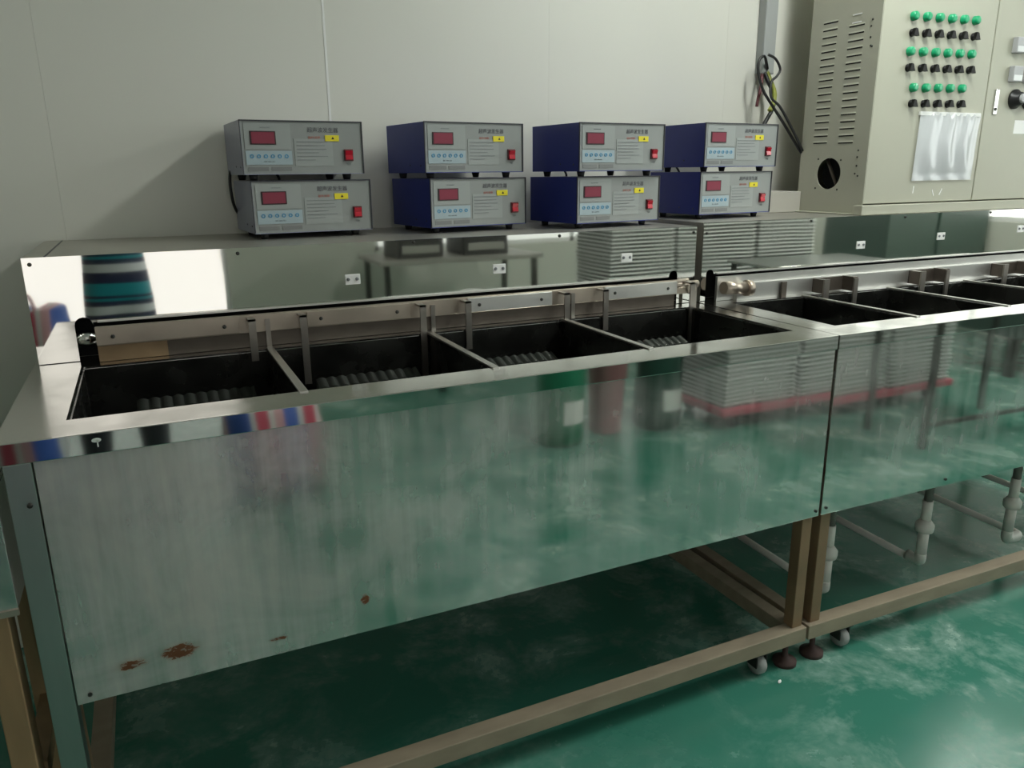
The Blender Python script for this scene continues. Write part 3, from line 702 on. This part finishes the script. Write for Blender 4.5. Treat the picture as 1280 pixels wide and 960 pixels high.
# tray stacks on a pink dolly
M_tray = mat('tray_grey', (.10, .105, .10), .35); M_rim = mat('tray_rim_white', (.93, .94, .93), .35); M_dolly = mat('dolly_pink', (.50, .11, .15), .5)
dl = thing('tray_dolly', 'pink low dolly under the white-rimmed tray stacks', 'dolly', (3.55, -.55, 0))
obj('platform', B((-.82, .82, -.26, .26, .085, .125), bev=.004), M_dolly, dl)
for sx in (-.7, .7):
    for sy in (-.2, .2):
        bm = bmesh.new(); lathe(bm, [(.015, -.016), (.038, -.016), (.042, -.01), (.042, .01), (.038, .016), (.015, .016)], (sx, sy, .043), 'X', 18); box(bm, sx-.02, sx+.02, sy-.015, sy+.015, .06, .087); obj('caster', bm, M_rubber, dl)
bm = bmesh.new(); tw, td, th = .255, .235, .0252
for f in box(bm, -tw+.012, tw-.012, -td+.012, td-.012, 0, .004): f.material_index = 0
for bx_ in ((-tw+.012, tw-.012, -td+.010, -td+.014), (-tw+.012, tw-.012, td-.014, td-.010), (-tw+.010, -tw+.014, -td+.012, td-.012), (tw-.014, tw-.010, -td+.012, td-.012)): box(bm, *bx_, .004, th-.007)
for bx_ in ((-tw, tw, -td, -td+.016), (-tw, tw, td-.016, td), (-tw, -tw+.016, -td, td), (tw-.016, tw, -td, td)):
    for f in box(bm, *bx_, th-.008, th): f.material_index = 1
TRAY = mesh_of(bm, M_tray, M_rim)
_o = 'second third fourth fifth sixth seventh eighth ninth tenth eleventh twelfth thirteenth fourteenth fifteenth sixteenth seventeenth eighteenth nineteenth twentieth twenty-first twenty-second'.split()
ORD = ['lowest'] + [q+' up' for q in _o] + [q+' down' for q in reversed(_o)] + ['topmost']
for c, X in enumerate((3.01, 3.55, 4.09)):
    for k in range(44):
        o = obj('stacking_tray', TRAY, None, None, (X+random.uniform(-.004, .004), -.55+random.uniform(-.004, .004), .1255+k*.0254))
        tag(o, 'white-rimmed grey tray, %s of the %s' % (ORD[k], ('stack nearest the drums', 'middle stack on the pink dolly', 'stack farthest from the drums')[c]), 'tray', ('tray stack by the drums', 'middle tray stack', 'far tray stack')[c])
# tube frame table in front of the trays
ft = thing('frame_table', 'thin dark steel frame table standing in front of the tray stacks', 'table', (3.52, .1, 0))
obj('table_top', B((-.12, .85, -.2, .22, .80, .815), bev=.002), M_leg, ft)
for sx in (-.1, .81):
    for sy in (-.18, .18): obj('leg', B((sx, sx+.025, sy, sy+.025, 0, .80)), M_screw, ft)
obj('stretcher', B((-.09, .82, .19, .205, .12, .14)), M_screw, ft)
# dark rinse machine beyond the trays
rm = thing('rinse_machine', 'tall dark green enclosed machine on legs beyond the tray stacks', 'machine', (5.72, -.75, 0))
M_rm = mat('machine_dark_green', (.06, .095, .08), .4, coat=.2)
obj('housing', B((-.55, .6, -.32, .32, .28, 1.35), bev=.01), M_rm, rm)
obj('front_door', B((-.55, -.02, .32, .335, .34, 1.28), bev=.004), M_rm, rm); obj('front_door', B((.02, .55, .32, .335, .34, 1.28), bev=.004), M_rm, rm)
obj('shelf', B((-.5, .5, .335, .52, .42, .44)), M_leg, rm)
for sx in (-.57, .52):
    for sy in (-.29, .24): obj('leg', B((sx, sx+.05, sy, sy+.05, 0, .285)), M_screw, rm)
# work table with two grey machines
wt = thing('work_table', 'grey work table carrying two desk machines opposite the tanks', 'table', (2.3, -2.1, 0))
obj('table_top', B((-.7, .7, -.35, .35, .70, .735), bev=.003), mat('laminate_grey', (.35, .34, .31), .5), wt)
for sx in (-.66, .62):
    for sy in (-.32, .28): obj('leg', B((sx, sx+.04, sy, sy+.04, 0, .70)), M_screw, wt)
M_mach = mat('machine_dark', (.06, .06, .058), .45); M_mach2 = mat('machine_frame_grey', (.36, .36, .33), .45)
for X, lab in ((1.98, 'dark desk machine with grey window frame near the table end'), (2.55, 'dark desk machine with wide grey base on the work table')):
    mc = thing('desk_machine', lab, 'machine', (X, -2.1, .735))
    obj('housing', B((-.2, .2, -.2, .2, .0, .34), bev=.01), M_mach, mc)
    obj('window_frame', B((-.15, .15, .2, .212, .17, .19), (-.15, .15, .2, .212, .28, .30), (-.15, -.13, .2, .212, .19, .28), (.13, .15, .2, .212, .19, .28)), M_mach2, mc)
    obj('control_strip', B((-.16, .16, .2, .21, .04, .10)), M_mach2, mc)
# striped woven sacks beside the photographer
def sack_mat(name, ax, cols, per):
    m = bpy.data.materials.new(name); m.use_nodes = True; nt = m.node_tree; b = nt.nodes['Principled BSDF']; b.inputs['Roughness'].default_value = .55
    tc = nt.nodes.new('ShaderNodeTexCoord'); sp_ = nt.nodes.new('ShaderNodeSeparateXYZ'); nt.links.new(tc.outputs['Object'], sp_.inputs[0])
    a = nt.nodes.new('ShaderNodeMath'); a.operation = 'DIVIDE'; a.inputs[1].default_value = per; nt.links.new(sp_.outputs[ax], a.inputs[0])
    f = nt.nodes.new('ShaderNodeMath'); f.operation = 'FRACT'; nt.links.new(a.outputs[0], f.inputs[0])
    r = nt.nodes.new('ShaderNodeValToRGB'); r.color_ramp.interpolation = 'CONSTANT'; nt.links.new(f.outputs[0], r.inputs[0])
    els = r.color_ramp.elements
    while len(els) > 1: els.remove(els[-1])
    els[0].position = 0; els[0].color = (*cols[0][1], 1)
    for p, c in cols[1:]: e = els.new(p); e.color = (*c, 1)
    nt.links.new(r.outputs[0], b.inputs['Base Color']); return m
NV, TL, WH = (.018, .022, .075), (.008, .30, .37), (.72, .73, .78)
M_shirt = sack_mat('striped_shirt', 2, [(0, TL), (.29, NV), (.55, WH), (.75, NV), (.87, TL), (.93, NV)], .205)
M_sack = sack_mat('woven_stripes', 0, [(0, (.05, .14, .55)), (.3, (.75, .75, .76)), (.42, (.62, .06, .12)), (.68, (.75, .75, .76)), (.8, (.72, .38, .40))], .21)
def sack(x, y, lab, a, sx=.24, sy=.15, h=.52):
    bm = bmesh.new(); bmesh.ops.create_cube(bm, size=1)
    bmesh.ops.subdivide_edges(bm, edges=list(bm.edges), cuts=5, use_grid_fill=True)
    for v in bm.verts:
        x_, y_, z_ = v.co*2; q = (1-.28*max(0, abs(y_)-.6))*(1-.2*abs(x_*y_))
        bul = 1+.14*math.cos(z_*PI/2)
        v.co = Vector((x_*sx*bul*q+.01*math.sin(9*z_), y_*sy*bul*(1-.25*max(0, z_-.5)), (z_+1)/2*h + .018*math.sin(6*x_+3)*max(0, z_)))
    for f in bm.faces: f.smooth = True
    t = thing('woven_sack', lab, 'sack', (x, y, 0), a); obj('sack_body', bm, M_sack, t)
    bm = bmesh.new(); tube(bm, [(-.1, 0, h-.005), (-.07, .02, h+.08), (.07, .02, h+.08), (.1, 0, h-.005)], .01); obj('sack_handle', bm, M_pk, t)
sack(-.70, -1.0, 'red, white and blue striped sack on the low bench side of the person', .2, .26, .16, .68)
sack(.42, -.62, 'red, white and blue striped sack on the drum side of the person', -.25, .2, .14, .46)

# ------------------------------------------------------------------ the person taking the photograph (seen only in the steel)
def person():
    P = {}
    V = []; E_ = []; Rd = []
    def add(n, co, r, par=None):
        P[n] = len(V); V.append(co); Rd.append(r)
        if par: E_.append((P[par], P[n]))
    cx, cy = -.155, -.36
    add('pelvis', (cx, cy, .84), (.160, .115)); add('waist', (cx, cy, 1.02), (.142, .098), 'pelvis'); add('chest', (cx, cy+.01, 1.20), (.158, .108), 'waist')
    add('upper', (cx, cy, 1.33), (.135, .09), 'chest'); add('neck', (cx, cy+.01, 1.43), (.052, .055), 'upper'); add('jaw', (cx, cy+.03, 1.49), (.062, .078), 'neck')
    add('head', (cx, cy+.025, 1.57), (.074, .092), 'jaw'); add('crown', (cx, cy+.015, 1.64), (.055, .07), 'head'); add('nose', (cx, cy+.135, 1.53), (.012, .012), 'jaw')
    for s, hx in ((-1, -.085), (1, .085)):
        k = 'L' if s < 0 else 'R'
        add('sh'+k, (cx+s*.17, cy, 1.34), (.058, .06), 'upper'); add('el'+k, (cx+s*.24, cy+.08, 1.13), (.043, .045), 'sh'+k)
        hand = Vector((0, -.035, 1.375)) + CAMROT @ Vector((hx, -.005, .0))
        wr = hand + Vector((s*.035 if s < 0 else .03, -.07, -.05))
        add('wr'+k, tuple(wr), (.026, .03), 'el'+k); add('pa'+k, tuple(hand+Vector((s*.012, -.012, -.012))), (.03, .024), 'wr'+k)
        for q in range(4):
            b0 = hand + CAMROT @ Vector((s*-.004, .022-.018*q, -.012)); b1 = hand + CAMROT @ Vector((s*-.022, .026-.018*q, -.004+.004))
            add('f%s%d' % (k, q), tuple(b0), (.009, .009), 'pa'+k); add('t%s%d' % (k, q), tuple(b1), (.0078, .0078), 'f%s%d' % (k, q))
        t0 = hand + CAMROT @ Vector((s*-.012, -.03, .022)); t1 = hand + CAMROT @ Vector((s*-.034, -.012, .020))
        add('tb'+k, tuple(t0), (.011, .011), 'pa'+k); add('tt'+k, tuple(t1), (.009, .009), 'tb'+k)
        add('hip'+k, (cx+s*.085, cy, .70), (.090, .092), 'pelvis'); add('kn'+k, (cx+s*.10, cy+.015, .47), (.056, .06), 'hip'+k)
        add('an'+k, (cx+s*.105, cy-.01, .09), (.038, .042), 'kn'+k); add('toe'+k, (cx+s*.115, cy+.15, .035), (.038, .034), 'an'+k); add('he'+k, (cx+s*.105, cy-.05, .035), (.034, .034), 'an'+k)
    me = bpy.data.meshes.new('person'); me.from_pydata(V, E_, []); o = bpy.data.objects.new('person', me); col.objects.link(o)
    sk = o.modifiers.new('skin', 'SKIN')
    for i, r in enumerate(Rd): me.skin_vertices[0].data[i].radius = r; me.skin_vertices[0].data[i].use_root = (i == 0)
    o.modifiers.new('sub', 'SUBSURF').levels = 2
    dg = bpy.context.evaluated_depsgraph_get(); m2 = bpy.data.meshes.new_from_object(o.evaluated_get(dg)); bpy.data.objects.remove(o)
    zmin = min(v.co.z for v in m2.vertices)
    root = thing('person', 'person in navy, teal and white striped shirt holding up a phone', 'person', (cx, cy, 0))
    m2.transform(Matrix.Translation((-cx, -cy, -zmin if zmin < 0 else 0)))
    for q in (mat('skin', (.50, .30, .21), .5), M_shirt, mat('dark_trousers', (.012, .014, .022), .75), mat('shoe_black', (.02, .02, .02), .5)): m2.materials.append(q)
    for f in m2.polygons:
        c = f.center; f.use_smooth = True
        if c.z < .10: f.material_index = 3
        elif c.z < .66: f.material_index = 2
        elif c.z < 1.40 and (abs(c.x) < .20 or (c.z > 1.20 and c.y < .06)) and c.y < .16: f.material_index = 1
    b = bpy.data.objects.new('body', m2); col.objects.link(b); b.parent = root
    bm = bmesh.new(); bmesh.ops.create_uvsphere(bm, u_segments=20, v_segments=12, radius=1)
    for v in bm.verts:
        x, y, z = v.co; v.co = Vector((x*.086, y*.105-.012 + (0 if y < .3 else -.02), 1.585+z*.10 + (.035 if (y > .25 and z < .2) else 0)))
    for f in bm.faces: f.smooth = True
    obj('hair', bm, mat('hair_black', (.01, .009, .008), .5), root)
    for s in (-1, 1):
        bm = bmesh.new(); bmesh.ops.create_icosphere(bm, subdivisions=2, radius=.009); obj('eye', bm, M_edge, root, (s*.03, .112, 1.545))
    return root
person()
ph = B((-.078, .078, -.038, .038, -.009, -.001), bev=.003) if False else None
pm = bmesh.new(); box(pm, -.078, .078, -.046, .030, .012, .020, bev=.003)
po_ = obj('phone', pm, M_black); po_.matrix_world = Matrix.Translation((0, 0, 1.40)) @ CAMROT.to_4x4(); tag(po_, 'black phone held up in both hands by the person', 'phone')
